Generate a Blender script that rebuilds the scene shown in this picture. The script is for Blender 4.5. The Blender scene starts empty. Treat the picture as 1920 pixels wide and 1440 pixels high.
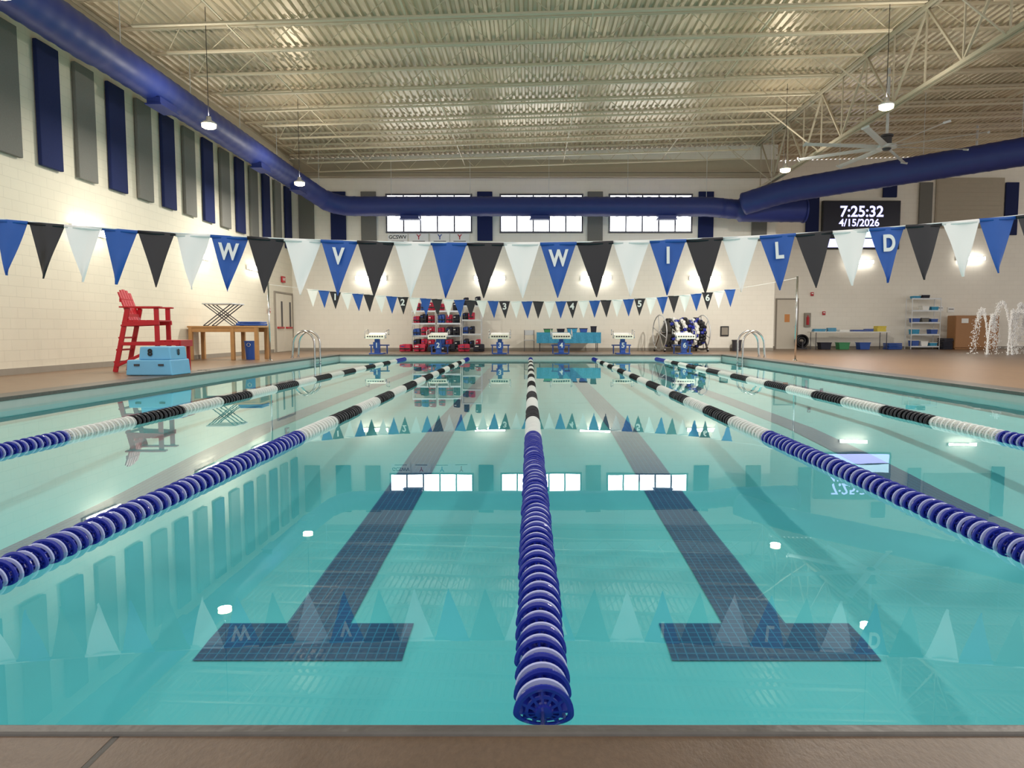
import bpy, math, random
from mathutils import Vector, Matrix, Euler
random.seed(7)
scene=bpy.context.scene
COL=scene.collection
try:
    scene.view_settings.view_transform='Standard'
except Exception: pass
# ---------------------------------------------------------------- materials
def srgb(r,g,b):
    def c(u):
        u/=255.0
        return u/12.92 if u<=0.04045 else ((u+0.055)/1.055)**2.4
    return (c(r),c(g),c(b),1)
def mat(name,col,rough=0.5,metal=0.0,var=0.06,scale=6.0,emit=0.0,bump=0.0):
    m=bpy.data.materials.new(name); m.use_nodes=True
    nt=m.node_tree; b=nt.nodes['Principled BSDF']
    b.inputs['Roughness'].default_value=rough; b.inputs['Metallic'].default_value=metal
    tc=nt.nodes.new('ShaderNodeTexCoord'); n=nt.nodes.new('ShaderNodeTexNoise')
    n.inputs['Scale'].default_value=scale; n.inputs['Detail'].default_value=3
    nt.links.new(tc.outputs['Object'],n.inputs['Vector'])
    mx=nt.nodes.new('ShaderNodeMix'); mx.data_type='RGBA'
    mx.inputs['A'].default_value=[min(1,c*(1-var)) for c in col[:3]]+[1]
    mx.inputs['B'].default_value=[min(1,c*(1+var)) for c in col[:3]]+[1]
    nt.links.new(n.outputs['Fac'],mx.inputs['Factor'])
    nt.links.new(mx.outputs['Result'],b.inputs['Base Color'])
    if emit>0:
        nt.links.new(mx.outputs['Result'],b.inputs['Emission Color'])
        b.inputs['Emission Strength'].default_value=emit
    if bump>0:
        bp=nt.nodes.new('ShaderNodeBump'); bp.inputs['Strength'].default_value=bump; bp.inputs['Distance'].default_value=0.01
        nt.links.new(n.outputs['Fac'],bp.inputs['Height']); nt.links.new(bp.outputs['Normal'],b.inputs['Normal'])
    return m
def grid_mat(name,col,line,axes,bw,bh,mortar,rough=0.6,offset=0.5,bump=0.3,var=0.05,nscale=1.5,fine=0,lit_tint=None):
    m=bpy.data.materials.new(name); m.use_nodes=True
    nt=m.node_tree; b=nt.nodes['Principled BSDF']; b.inputs['Roughness'].default_value=rough
    tc=nt.nodes.new('ShaderNodeTexCoord'); sp=nt.nodes.new('ShaderNodeSeparateXYZ'); cb=nt.nodes.new('ShaderNodeCombineXYZ')
    nt.links.new(tc.outputs['Object'],sp.inputs[0])
    nt.links.new(sp.outputs[axes[0]],cb.inputs[0]); nt.links.new(sp.outputs[axes[1]],cb.inputs[1])
    br=nt.nodes.new('ShaderNodeTexBrick'); br.offset=offset
    br.inputs['Scale'].default_value=1; br.inputs['Brick Width'].default_value=bw; br.inputs['Row Height'].default_value=bh
    br.inputs['Mortar Size'].default_value=mortar; br.inputs['Mortar Smooth'].default_value=0.3
    br.inputs['Color1'].default_value=col; br.inputs['Color2'].default_value=[c*(1-var) for c in col[:3]]+[1]; br.inputs['Mortar'].default_value=line
    nt.links.new(cb.outputs[0],br.inputs['Vector'])
    n=nt.nodes.new('ShaderNodeTexNoise'); n.inputs['Scale'].default_value=nscale; n.inputs['Detail'].default_value=5
    nt.links.new(tc.outputs['Object'],n.inputs['Vector'])
    mr=nt.nodes.new('ShaderNodeMapRange'); mr.inputs['To Min'].default_value=1-var*2; mr.inputs['To Max'].default_value=1+var*2
    nt.links.new(n.outputs['Fac'],mr.inputs['Value'])
    vm=nt.nodes.new('ShaderNodeVectorMath'); vm.operation='SCALE'
    nt.links.new(br.outputs['Color'],vm.inputs[0]); nt.links.new(mr.outputs['Result'],vm.inputs['Scale'])
    last=vm.outputs[0]
    if lit_tint:    # brighter light on the farther deck, painted into its colour as lighter tan
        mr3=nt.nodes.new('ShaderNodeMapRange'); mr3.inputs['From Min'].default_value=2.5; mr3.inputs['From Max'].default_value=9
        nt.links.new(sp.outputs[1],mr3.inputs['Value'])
        mx3=nt.nodes.new('ShaderNodeMix'); mx3.data_type='RGBA'; mx3.inputs['A'].default_value=(1,1,1,1); mx3.inputs['B'].default_value=lit_tint
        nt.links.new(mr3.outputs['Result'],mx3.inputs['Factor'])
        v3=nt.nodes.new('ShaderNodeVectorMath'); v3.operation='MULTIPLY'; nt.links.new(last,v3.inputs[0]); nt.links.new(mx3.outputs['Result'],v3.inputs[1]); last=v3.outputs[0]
    bp=nt.nodes.new('ShaderNodeBump'); bp.invert=True; bp.inputs['Strength'].default_value=bump; bp.inputs['Distance'].default_value=0.005
    nt.links.new(br.outputs['Fac'],bp.inputs['Height'])
    nrm=bp.outputs['Normal']
    if fine:   # rough broomed concrete grain
        mp=nt.nodes.new('ShaderNodeMapping'); mp.inputs['Scale'].default_value=(85,45,1); nt.links.new(tc.outputs['Object'],mp.inputs['Vector'])
        n2=nt.nodes.new('ShaderNodeTexNoise'); n2.inputs['Scale'].default_value=1.0; n2.inputs['Detail'].default_value=6; n2.inputs['Roughness'].default_value=.7; nt.links.new(mp.outputs['Vector'],n2.inputs['Vector'])
        mr2=nt.nodes.new('ShaderNodeMapRange'); mr2.inputs['From Min'].default_value=.3; mr2.inputs['From Max'].default_value=.7; mr2.inputs['To Min'].default_value=1-fine; mr2.inputs['To Max'].default_value=1+fine
        nt.links.new(n2.outputs['Fac'],mr2.inputs['Value'])
        v2=nt.nodes.new('ShaderNodeVectorMath'); v2.operation='SCALE'; nt.links.new(last,v2.inputs[0]); nt.links.new(mr2.outputs['Result'],v2.inputs['Scale']); last=v2.outputs[0]
        b2=nt.nodes.new('ShaderNodeBump'); b2.inputs['Strength'].default_value=.35; b2.inputs['Distance'].default_value=.003
        nt.links.new(n2.outputs['Fac'],b2.inputs['Height']); nt.links.new(nrm,b2.inputs['Normal']); nrm=b2.outputs['Normal']
    nt.links.new(last,b.inputs['Base Color']); nt.links.new(nrm,b.inputs['Normal'])
    return m

CREAM=srgb(244,239,227)
M={}
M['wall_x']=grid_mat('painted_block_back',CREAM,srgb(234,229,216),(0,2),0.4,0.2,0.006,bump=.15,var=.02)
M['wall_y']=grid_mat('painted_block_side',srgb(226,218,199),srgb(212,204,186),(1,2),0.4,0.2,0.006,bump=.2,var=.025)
M['deckfloor']=grid_mat('brown_deck',srgb(98,78,62),srgb(36,30,26),(0,1),2.6,3.0,0.008,rough=0.36,offset=0.0,var=0.10,nscale=6,fine=.17,lit_tint=(1.62,1.56,1.42,1))
M['coping']=mat('grey_coping',srgb(84,79,74),0.4,var=0.3,scale=18,bump=0.4)
M['basin']=mat('turquoise_plaster',(0.10,0.535,0.555,1),0.7,var=0.10,scale=1.2)
M['basinwall']=mat('pool_wall_plaster',(0.12,0.50,0.54,1),0.6,var=0.08,scale=2)
M['gutter']=mat('gutter_tile',srgb(176,182,178),0.35,var=0.06,scale=8)
M['marktile']=grid_mat('navy_tile',(0.001,0.060,0.155,1),(0.010,0.17,0.30,1),(0,1),0.045,0.045,0.0035,offset=0,rough=0.7)
M['duct']=mat('duct_blue',srgb(38,54,126),0.48,0.0,var=0.08,scale=3)
M['metaldeck']=mat('galvanised_deck',srgb(206,190,162),0.36,0.45,var=0.34,scale=0.6)
M['joist']=mat('joist_paint',srgb(206,192,166),0.55,var=0.05)
M['girderpaint']=mat('girder_paint',srgb(182,170,148),0.6,var=0.05)
M['navy']=mat('navy_felt',srgb(24,36,84),0.95,var=0.15,scale=40,bump=0.3)
M['grey']=mat('grey_felt',srgb(118,117,112),0.95,var=0.15,scale=40,bump=0.3)
M['white']=mat('white_plastic',srgb(240,240,236),0.4,var=0.03)
M['offwhite']=mat('offwhite',srgb(225,222,205),0.5,var=0.03)
M['black']=mat('black_plastic',srgb(22,22,26),0.4,var=0.1)
M['fblue']=mat('pennant_blue',srgb(30,88,172),0.45,var=0.08,scale=9)
M['fblack']=mat('pennant_black',srgb(32,30,34),0.35,var=0.15,scale=9)
M['fwhite']=mat('pennant_white',srgb(255,252,246),0.5,var=0.01,scale=9)
M['rblue']=mat('float_blue',srgb(32,44,150),0.2,var=0.08)
M['rlit']=mat('float_lit_rim',srgb(186,190,230),0.3,var=0.06)  # pale colour paints the lit tops of the blue discs
M['rwhite']=mat('float_white',srgb(236,236,230),0.35,var=0.03)
M['rwhite2']=mat('float_white_rim',srgb(205,206,205),0.35,var=0.03)
M['rblack']=mat('float_black',srgb(20,20,24),0.3,var=0.1)
M['rblack2']=mat('float_black_rim',srgb(84,84,90),0.35,var=0.1)
M['steel']=mat('stainless',srgb(205,205,205),0.18,1.0,var=0.04)
M['alu']=mat('aluminium',srgb(206,208,210),0.4,0.35,var=0.04)
M['fanmetal']=mat('fan_silver_paint',srgb(206,208,210),0.4,0.1,var=0.03)
M['red']=mat('red_plastic',srgb(184,22,36),0.4,var=0.08)
M['skyblue']=mat('light_blue_fibreglass',srgb(112,176,216),0.4,var=0.05)
M['wood']=mat('lumber',srgb(180,134,84),0.6,var=0.18,scale=8)
M['brown']=mat('brown_laminate',srgb(170,122,78),0.5,var=0.04)
M['blue']=mat('plain_blue',srgb(36,78,160),0.4,var=0.06)
M['teal']=mat('teal_cloth',srgb(58,150,190),0.7,var=0.35,scale=18)
M['green']=mat('green_plastic',srgb(60,140,90),0.5)
M['yellow']=mat('yellow_foam',srgb(220,200,60),0.6)
M['orange']=mat('orange_paper',srgb(220,150,90),0.7)
M['pink']=mat('pink_red_fabric',srgb(190,44,74),0.7,var=0.25,scale=10)
M['dark']=mat('dark_fabric',srgb(40,40,54),0.8,var=0.2,scale=10)
M['tan']=mat('tan_screen',srgb(178,168,150),0.8,var=0.06)
M['doorp']=mat('door_paint',srgb(222,214,198),0.5,var=0.03)
M['base']=mat('base_grey',srgb(150,142,130),0.6,var=0.08)
M['glow']=mat('window_daylight',(0.93,0.96,1,1),0.4,emit=6.5,var=0.02)
M['lampglow']=mat('lamp_lens',(1,0.84,0.45,1),0.4,emit=14.0,var=0.02)
M['tubeglow']=mat('tube_lens',(1,0.95,0.86,1),0.4,emit=24.0,var=0.02)
M['screen']=mat('screen_black',srgb(8,10,26),0.25,var=0.1,emit=0.3)
M['led']=mat('led_violet_white',(0.50,0.50,1,1),0.4,emit=1.9,var=0.02)
M['ledpale']=mat('led_pale',(0.55,0.8,1,1),0.4,emit=1.6,var=0.1)
M['frame']=mat('dark_frame',srgb(60,58,64),0.5)
M['mullion']=mat('window_mullion',srgb(84,84,92),0.5)
M['droplet']=mat('water_droplet',srgb(250,250,250),0.1,var=0.02)
# water
def water_mat():
    m=bpy.data.materials.new('pool_water_surface'); m.use_nodes=True; nt=m.node_tree
    for n in list(nt.nodes): nt.nodes.remove(n)
    N=nt.nodes.new; L=nt.links.new
    out=N('ShaderNodeOutputMaterial'); mx=N('ShaderNodeMixShader'); tr=N('ShaderNodeBsdfTransparent'); gl=N('ShaderNodeBsdfGlossy')
    tr.inputs['Color'].default_value=(0.83,0.965,0.975,1); gl.inputs['Roughness'].default_value=0.0; gl.inputs['Color'].default_value=(0.91,0.99,0.985,1)
    tc=N('ShaderNodeTexCoord'); mp=N('ShaderNodeMapping'); mp.inputs['Scale'].default_value=(1,1,1)
    n1=N('ShaderNodeTexNoise'); n1.inputs['Scale'].default_value=1.3; n1.inputs['Detail'].default_value=2.0
    L(tc.outputs['Object'],mp.inputs['Vector']); L(mp.outputs['Vector'],n1.inputs['Vector'])
    # calmer water on the left, slightly livelier towards the splash area
    sx=N('ShaderNodeSeparateXYZ'); L(tc.outputs['Object'],sx.inputs[0])
    mr=N('ShaderNodeMapRange'); mr.inputs['From Min'].default_value=-1; mr.inputs['From Max'].default_value=6; mr.inputs['To Min'].default_value=.035; mr.inputs['To Max'].default_value=.13
    L(sx.outputs[0],mr.inputs['Value'])
    bp=N('ShaderNodeBump'); bp.inputs['Distance'].default_value=0.012
    L(mr.outputs['Result'],bp.inputs['Strength'])
    L(n1.outputs['Fac'],bp.inputs['Height']); L(bp.outputs['Normal'],gl.inputs['Normal'])
    ge=N('ShaderNodeNewGeometry'); dp=N('ShaderNodeVectorMath'); dp.operation='DOT_PRODUCT'
    L(ge.outputs['Incoming'],dp.inputs[0]); L(bp.outputs['Normal'],dp.inputs[1])
    ab=N('ShaderNodeMath'); ab.operation='ABSOLUTE'; L(dp.outputs['Value'],ab.inputs[0])
    sb=N('ShaderNodeMath'); sb.operation='SUBTRACT'; sb.use_clamp=True; sb.inputs[0].default_value=1; L(ab.outputs[0],sb.inputs[1])
    pw=N('ShaderNodeMath'); pw.operation='POWER'; L(sb.outputs[0],pw.inputs[0]); pw.inputs[1].default_value=5
    ma=N('ShaderNodeMath'); ma.operation='MULTIPLY_ADD'; ma.inputs[1].default_value=0.95; ma.inputs[2].default_value=0.045; L(pw.outputs[0],ma.inputs[0])
    L(ma.outputs[0],mx.inputs[0]); L(tr.outputs[0],mx.inputs[1]); L(gl.outputs[0],mx.inputs[2]); L(mx.outputs[0],out.inputs['Surface'])
    return m
M['water']=water_mat()

# ---------------------------------------------------------------- mesh builder
class MB:
    def __init__(s): s.v=[];s.f=[];s.m=[]
    def add(s,vs,fs,m=0):
        o=len(s.v); s.v+= [tuple(v) for v in vs]
        for f in fs: s.f.append(tuple(i+o for i in f)); s.m.append(m)
        return s
    def box(s,c,d,m=0,rot=None):
        hx,hy,hz=d[0]/2,d[1]/2,d[2]/2
        vs=[Vector((x,y,z)) for x in(-hx,hx) for y in(-hy,hy) for z in(-hz,hz)]
        if rot: 
            R=Euler(rot).to_matrix(); vs=[R@v for v in vs]
        c=Vector(c); vs=[v+c for v in vs]
        return s.add(vs,[(0,1,3,2),(4,6,7,5),(0,4,5,1),(2,3,7,6),(0,2,6,4),(1,5,7,3)],m)
    def bb(s,x0,x1,y0,y1,z0,z1,m=0): return s.box(((x0+x1)/2,(y0+y1)/2,(z0+z1)/2),(x1-x0,y1-y0,z1-z0),m)
    def beam(s,p0,p1,w,h,m=0):
        p0=Vector(p0);p1=Vector(p1);d=(p1-p0).normalized()
        up=Vector((0,0,1)) if abs(d.z)<0.95 else Vector((1,0,0))
        a=d.cross(up).normalized()*w/2; b=a.cross(d).normalized()*h/2
        vs=[p0-a-b,p0+a-b,p0+a+b,p0-a+b,p1-a-b,p1+a-b,p1+a+b,p1-a+b]
        return s.add(vs,[(0,3,2,1),(4,5,6,7),(0,1,5,4),(1,2,6,5),(2,3,7,6),(3,0,4,7)],m)
    def cyl(s,p0,p1,r,n=16,m=0,r2=None): return s.tube([p0,p1],[r,r if r2 is None else r2],n,m)
    def tube(s,path,r,n=12,m=0,cap=True):
        P=[Vector(p) for p in path]; k=len(P)
        if not isinstance(r,(list,tuple)): r=[r]*k
        T=[(P[min(i+1,k-1)]-P[max(i-1,0)]).normalized() for i in range(k)]
        up=Vector((0,0,1)) if abs(T[0].z)<0.9 else Vector((1,0,0))
        a=T[0].cross(up).normalized(); vs=[]
        for i in range(k):
            a=(a-T[i]*a.dot(T[i])).normalized(); b=T[i].cross(a)
            for j in range(n):
                t=2*math.pi*j/n; vs.append(P[i]+(a*math.cos(t)+b*math.sin(t))*r[i])
        fs=[(i*n+j,i*n+(j+1)%n,(i+1)*n+(j+1)%n,(i+1)*n+j) for i in range(k-1) for j in range(n)]
        if cap: fs+=[tuple(range(n-1,-1,-1)),tuple(range((k-1)*n,k*n))]
        return s.add(vs,fs,m)
    def lathe(s,prof,n=32,m=0):  # closed profile (y,r) turned about the y axis
        k=len(prof); vs=[(r*math.cos(2*math.pi*i/n),y,r*math.sin(2*math.pi*i/n)) for i in range(n) for (y,r) in prof]
        fs=[(i*k+j,i*k+(j+1)%k,((i+1)%n)*k+(j+1)%k,((i+1)%n)*k+j) for i in range(n) for j in range(k)]
        return s.add(vs,fs,m)
    def torus(s,c,R,r,axis=1,n=32,k=8,m=0,wave=0,wn=8):
        vs=[]
        for i in range(n):
            t=2*math.pi*i/n
            for j in range(k):
                u=2*math.pi*j/k; rr=R+r*math.cos(u); h=r*math.sin(u)+wave*math.sin(wn*t)
                q=[rr*math.cos(t),rr*math.sin(t)]; 
                v={0:(h,q[0],q[1]),1:(q[0],h,q[1]),2:(q[0],q[1],h)}[axis]
                vs.append((v[0]+c[0],v[1]+c[1],v[2]+c[2]))
        fs=[(i*k+j,((i+1)%n)*k+j,((i+1)%n)*k+(j+1)%k,i*k+(j+1)%k) for i in range(n) for j in range(k)]
        return s.add(vs,fs,m)
    def prism(s,poly,y0,y1,m=0):  # poly in xz, extruded along y
        n=len(poly); vs=[(x,y0,z) for x,z in poly]+[(x,y1,z) for x,z in poly]
        fs=[tuple(range(n)),tuple(range(2*n-1,n-1,-1))]+[(i,i+n,(i+1)%n+n,(i+1)%n) for i in range(n)]
        return s.add(vs,fs,m)
    def blob(s,c,d,m=0,seed=0,n=10,sq=.6):
        rnd=random.Random(seed); k=6; vs=[]; ph=[rnd.random()*6 for _ in range(4)]
        sp=lambda w:math.copysign(abs(w)**sq,w)
        for i in range(k+1):
            t=math.pi*i/k
            for j in range(n):
                u=2*math.pi*j/n
                q=1+0.12*math.sin(3*u+ph[0])*math.sin(2*t+ph[1])+0.08*math.sin(5*u+ph[2])
                vs.append((c[0]+sp(math.sin(t)*math.cos(u))*d[0]/2*q,c[1]+sp(math.sin(t)*math.sin(u))*d[1]/2*q,c[2]+sp(math.cos(t))*d[2]/2))
        fs=[(i*n+j,(i+1)*n+j,(i+1)*n+(j+1)%n,i*n+(j+1)%n) for i in range(k) for j in range(n)]
        return s.add(vs,fs,m)
    def mesh(s,name,mats,smooth=False,bevel=0):
        me=bpy.data.meshes.new(name); me.from_pydata(s.v,[],s.f)
        for m in mats: me.materials.append(M[m] if isinstance(m,str) else m)
        me.polygons.foreach_set('material_index',s.m)
        if smooth: me.polygons.foreach_set('use_smooth',[True]*len(me.polygons))
        me.update(); return me
    def obj(s,name,mats,parent=None,smooth=False,bevel=0,loc=(0,0,0),rot=(0,0,0),**kw):
        if isinstance(mats,str): mats=[mats]
        return ob(name,s.mesh(name,mats,smooth),parent,bevel,loc,rot,**kw)
def ob(name,data,parent=None,bevel=0,loc=(0,0,0),rot=(0,0,0),label=None,cat=None,kind=None,group=None):
    o=bpy.data.objects.new(name,data); COL.objects.link(o)
    o.location=loc; o.rotation_euler=rot
    if parent: o.parent=parent
    if bevel:
        b=o.modifiers.new('bevel','BEVEL'); b.width=bevel; b.segments=2; b.limit_method='ANGLE'
    if label: o['label']=label
    if cat: o['category']=cat
    if kind: o['kind']=kind
    if group: o['group']=group
    return o
def thing(name,label,cat,loc=(0,0,0),rot=(0,0,0),group=None,kind=None):
    o=ob(name,None,None,0,loc,rot,label,cat,kind,group); o.empty_display_size=0.1; return o
def text(s,size,m,parent,loc,rot=(math.pi/2,0,0),name='lettering',off=0.0,ext=0.002,sx=1.0):
    cu=bpy.data.curves.new(name,'FONT'); cu.body=s; cu.size=size; cu.align_x='CENTER'; cu.align_y='CENTER'; cu.extrude=ext; cu.offset=off*size
    t=bpy.data.objects.new('tmp',cu); COL.objects.link(t)
    dg=bpy.context.evaluated_depsgraph_get(); me=bpy.data.meshes.new_from_object(t.evaluated_get(dg))
    bpy.data.objects.remove(t); me.name=name; me.materials.clear(); me.materials.append(M[m])
    for v in me.vertices: v.co.x*=sx
    o=ob(name,me,parent,0,loc,rot); return o
def fillet(pts,rad,step=0.1):
    P=[Vector(p) for p in pts]; out=[P[0]]
    for i in range(1,len(P)-1):
        a=(P[i-1]-P[i]); b=(P[i+1]-P[i]); r=min(rad,a.length*0.49,b.length*0.49)
        s=P[i]+a.normalized()*r; e=P[i]+b.normalized()*r
        for k in range(9):
            t=k/8; out.append(s*(1-t)**2+P[i]*2*t*(1-t)+e*t*t)
    out.append(P[-1])
    res=[out[0]]
    for i in range(1,len(out)):
        d=(out[i]-out[i-1]).length; n=max(1,int(round(d/step)))
        for k in range(1,n+1): res.append(out[i-1].lerp(out[i],k/n))
    return res

# ---------------------------------------------------------------- dimensions
EYE=0.97; DZ=0.15; NY=1.415; FY=24.28; HW=6.55; LW=-9.65; BW=29.0; RW=32.0; JX=9.9
WO=0.022   # stand-off of wall mounted things
LANES=[-5.33,-3.2,-1.065,1.065,3.2,5.33]; ROPES=[-4.26,-2.13,0,2.13,4.26]
def roofz(x): return EYE+6.85+0.030*(x-LW)
# floor
b=MB(); OX=.87
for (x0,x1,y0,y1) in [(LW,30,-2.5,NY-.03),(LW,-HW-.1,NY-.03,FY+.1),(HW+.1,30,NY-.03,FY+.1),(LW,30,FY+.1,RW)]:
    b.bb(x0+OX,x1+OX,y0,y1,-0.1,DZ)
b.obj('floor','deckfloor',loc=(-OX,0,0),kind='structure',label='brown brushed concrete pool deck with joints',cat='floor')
MB().bb(LW-0.25,LW,2,BW,-0.1,roofz(LW)-.01).obj('wall_left','wall_y',kind='structure',label='cream painted block wall',cat='wall')
MB().prism([(LW-.25,-.1),(JX,-.1),(JX,roofz(JX)-.01),(LW-.25,roofz(LW-.25)-.01)],BW,BW+.25).obj('wall_back','wall_x',kind='structure',label='cream painted block end wall',cat='wall')
MB().bb(JX-0.25,JX,BW+0.25,RW,-0.1,roofz(JX)-.02).obj('wall_return','wall_y',kind='structure',label='cream painted block return wall',cat='wall')
MB().prism([(JX-.25,-.1),(30,-.1),(30,roofz(30)-.01),(JX-.25,roofz(JX-.25)-.01)],RW,RW+.25).obj('wall_right','wall_x',kind='structure',label='cream painted block wall of the splash area',cat='wall')
MB().bb(LW,LW+0.02,2,26.7,DZ,DZ+0.12).obj('baseboard_left','base',kind='structure',label='grey wall base',cat='baseboard')
MB().bb(LW+.03,JX,BW-0.02,BW,DZ,DZ+0.12).obj('baseboard_back','base',kind='structure',label='grey wall base',cat='baseboard')
MB().bb(JX,30,RW-0.02,RW,DZ,DZ+0.12).obj('baseboard_right','base',kind='structure',label='grey wall base',cat='baseboard')
tz=roofz(LW)
MB().bb(LW,LW+0.24,8,BW-.3,tz-.42,tz-.24).bb(LW,LW+0.1,8,BW-.3,tz-.24,tz-.03).obj('trim_1','joist',kind='structure',label='cream steel ledger beam along the wall top',cat='trim')
bz=EYE+6.12
MB().bb(LW,JX,BW-.26,BW,bz+.16,bz+.19).bb(LW,JX,BW-.26,BW,bz-.03,bz).bb(LW,JX,BW-.12,BW-.09,bz,bz+.16).bb(LW,JX,BW-.03,BW-.001,bz+.19,roofz(LW)-.03).obj('trim_2','girderpaint',kind='structure',label='beige steel beam and band along the top of the end wall',cat='trim')
# metal deck ceiling (trapezoid ribs)
b=MB(); vs=[];x=LW
xs=[]
while x<30:
    xs+= [(x,0.0),(x+0.07,0.0),(x+0.10,0.055),(x+0.17,0.055)]; x+=0.20
for (x,dz) in xs: vs+= [(x,8.0,roofz(x)+dz),(x,RW+0.1,roofz(x)+dz)]
fs=[(2*i,2*i+1,2*i+3,2*i+2) for i in range(len(xs)-1)]
b.add(vs,fs).obj('ceiling','metaldeck',kind='structure',label='galvanised ribbed metal roof deck',cat='ceiling')

# ---------------------------------------------------------------- pool
pool=thing('swimming_pool','rectangular six lane indoor pool with turquoise floor','swimming pool')
PROF=[(1.40,.80),(1.9,.69),(2.5,.575),(3.19,.475),(4.2,.415),(5.0,.385),(5.7,.35),(6.3,.305),(7.0,.26),(8.4,.195),(12,.165),(18,.14),(24.28,.12)]
def pz(y):
    for i in range(len(PROF)-1):
        if y<=PROF[i+1][0]:
            a,c=PROF[i],PROF[i+1]; t=(y-a[0])/(c[0]-a[0]); return -(a[1]+(c[1]-a[1])*t)
    return -PROF[-1][1]
ys=[NY+(FY-NY)*(i/160)**1.5 for i in range(161)]
b=MB(); vs=[]
for y in ys: vs+=[(-HW,y,pz(y)),(HW,y,pz(y))]
b.add(vs,[(2*i,2*i+1,2*i+3,2*i+2) for i in range(160)])
b.obj('pool_floor','basin',parent=pool,smooth=True)
b=MB()
b.bb(-HW-.05,-HW,NY,FY,-1.1,-.03); b.bb(HW,HW+.05,NY,FY,-1.1,-.03); b.bb(-HW,HW,FY,FY+.05,-1.1,-.03); b.bb(-HW,HW,NY-.03,NY,-1.1,-.03)
b.obj('pool_wall','basinwall',parent=pool)
b=MB()
b.bb(-HW-.05,-HW,NY,FY,-.03,DZ-.05); b.bb(HW,HW+.05,NY,FY,-.03,DZ-.05); b.bb(-HW,HW,FY,FY+.05,-.03,DZ-.05); b.bb(-HW,HW,NY-.03,NY,-.03,DZ-.05)
b.obj('waterline_band','gutter',parent=pool)
b=MB(); g=.005
b.bb(-HW-.38,-HW+.02,NY,FY,DZ-.05,DZ+g).bb(HW-.02,HW+.38,NY,FY,DZ-.05,DZ+g).bb(-HW-.38,HW+.38,FY-.02,FY+.35,DZ-.05,DZ+g+.001).bb(-HW-.38,HW+.38,NY-.035,NY+.004,DZ-.05,DZ+g+.001)
b.obj('coping','coping',parent=pool,bevel=0.008)
def mark(x0,x1,y0,y1):
    n=max(2,int((y1-y0)/.12)); b=MB(); vs=[]
    for i in range(n+1):
        y=y0+(y1-y0)*i/n; vs+=[(x0,y,pz(y)+.005),(x1,y,pz(y)+.005)]
    return vs,[(2*i,2*i+1,2*i+3,2*i+2) for i in range(n)]
for x in LANES:
    b=MB(); b.add(*mark(x-.155,x+.155,3.38,22.1)); b.add(*mark(x-.465,x+.465,3.05,3.38)); b.add(*mark(x-.465,x+.465,22.1,22.4))
    b.obj('lane_marking','marktile',parent=pool)
for x in (-4.26,0,4.26): text('9FT',.16,'black',pool,(x,FY+.16,DZ+g+.003),rot=(0,0,0),name='depth_marking',off=.02)
for x,y in ((-6.75,14.6),(6.75,17.2)): text('5FT',.15,'black',pool,(x,y,DZ+g+.003),rot=(0,0,0),name='depth_marking',off=.02)
MB().add([(-HW,NY,0),(HW,NY,0),(HW,FY,0),(-HW,FY,0)],[(0,1,2,3)]).obj('pool_water','water',kind='stuff',label='calm clear turquoise pool water with mirror reflections',cat='water')

# ---------------------------------------------------------------- lane ropes
def float_mesh(b,y,hi=True,m0=0,m1=1):
    z=0.0; v0=len(b.v)
    if hi:
        # hub, slotted front disc, 12 longitudinal fins, thin rear ring (painted highlight on blue floats)
        b.tube([(0,y-.004,z),(0,y+.01,z),(0,y+.088,z)],[.022,.028,.022],14,m0)
        b.lathe([(y+.000,.062),(y-.002,.070),(y+.001,.078),(y+.007,.078),(y+.007,.062)],36,m0)
        b.lathe([(y+.002,.040),(y+.002,.048),(y+.008,.048),(y+.008,.040)],24,m0)
        b.lathe([(y+.045,.055),(y+.045,.068),(y+.049,.071),(y+.054,.068),(y+.054,.055)],36,m1)
        for k in range(12):
            t=2*math.pi*k/12+.13; c,s_=math.cos(t),math.sin(t); w=.0035
            px,pzz=-s_*w,c*w
            r0,r1=.020,.066
            vs=[]
            for (yy,ra,rb) in ((y+.002,r0,r1),(y+.084,r0,r1-.020)):
                for r in (ra,rb):
                    vs+=[(c*r+px,yy,s_*r+pzz),(c*r-px,yy,s_*r-pzz)]
            b.add(vs,[(0,1,3,2),(4,6,7,5),(0,2,6,4),(1,5,7,3),(2,3,7,6),(0,4,5,1)],m0)
    else:
        n=12
        b.tube([(0,y+.010,z),(0,y+.085,z)],[.042,.034],n,m0)
        b.tube([(0,y,z),(0,y+.008,z)],.075,n,m0)
        b.lathe([(y+.045,.03),(y+.045,.068),(y+.054,.068),(y+.054,.03)],14,m1)
    # submerged underside is shallow
    for i in range(v0,len(b.v)):
        x_,y_,z_=b.v[i]
        if z_<0: b.v[i]=(x_,y_,z_*.42)
    return b
SP=.090; S0=.33; NF=int((FY-NY-.5)/SP)
def fcol(i):
    s=S0+SP*i
    if s<5.0 or s>20.9: return 0
    k=int((s-5.0)/1.06); return 1 if k%2==0 else 2
MS=[['rblue','rlit'],['rwhite','rwhite2'],['rblack','rblack2']]
FM=[float_mesh(MB(),0).mesh('float_disc',ms,False) for ms in MS]
bf=MB()
for i in range(100,NF):
    c=fcol(i); float_mesh(bf,S0+SP*i,False,c*2,c*2+1)
far_mesh=bf.mesh('far_floats',[m for ms in MS for m in ms],False)
cable=MB().tube([(0,.0,0.0),(0,FY-NY,0.0)],.006,6).mesh('cable',['steel'])
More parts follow.
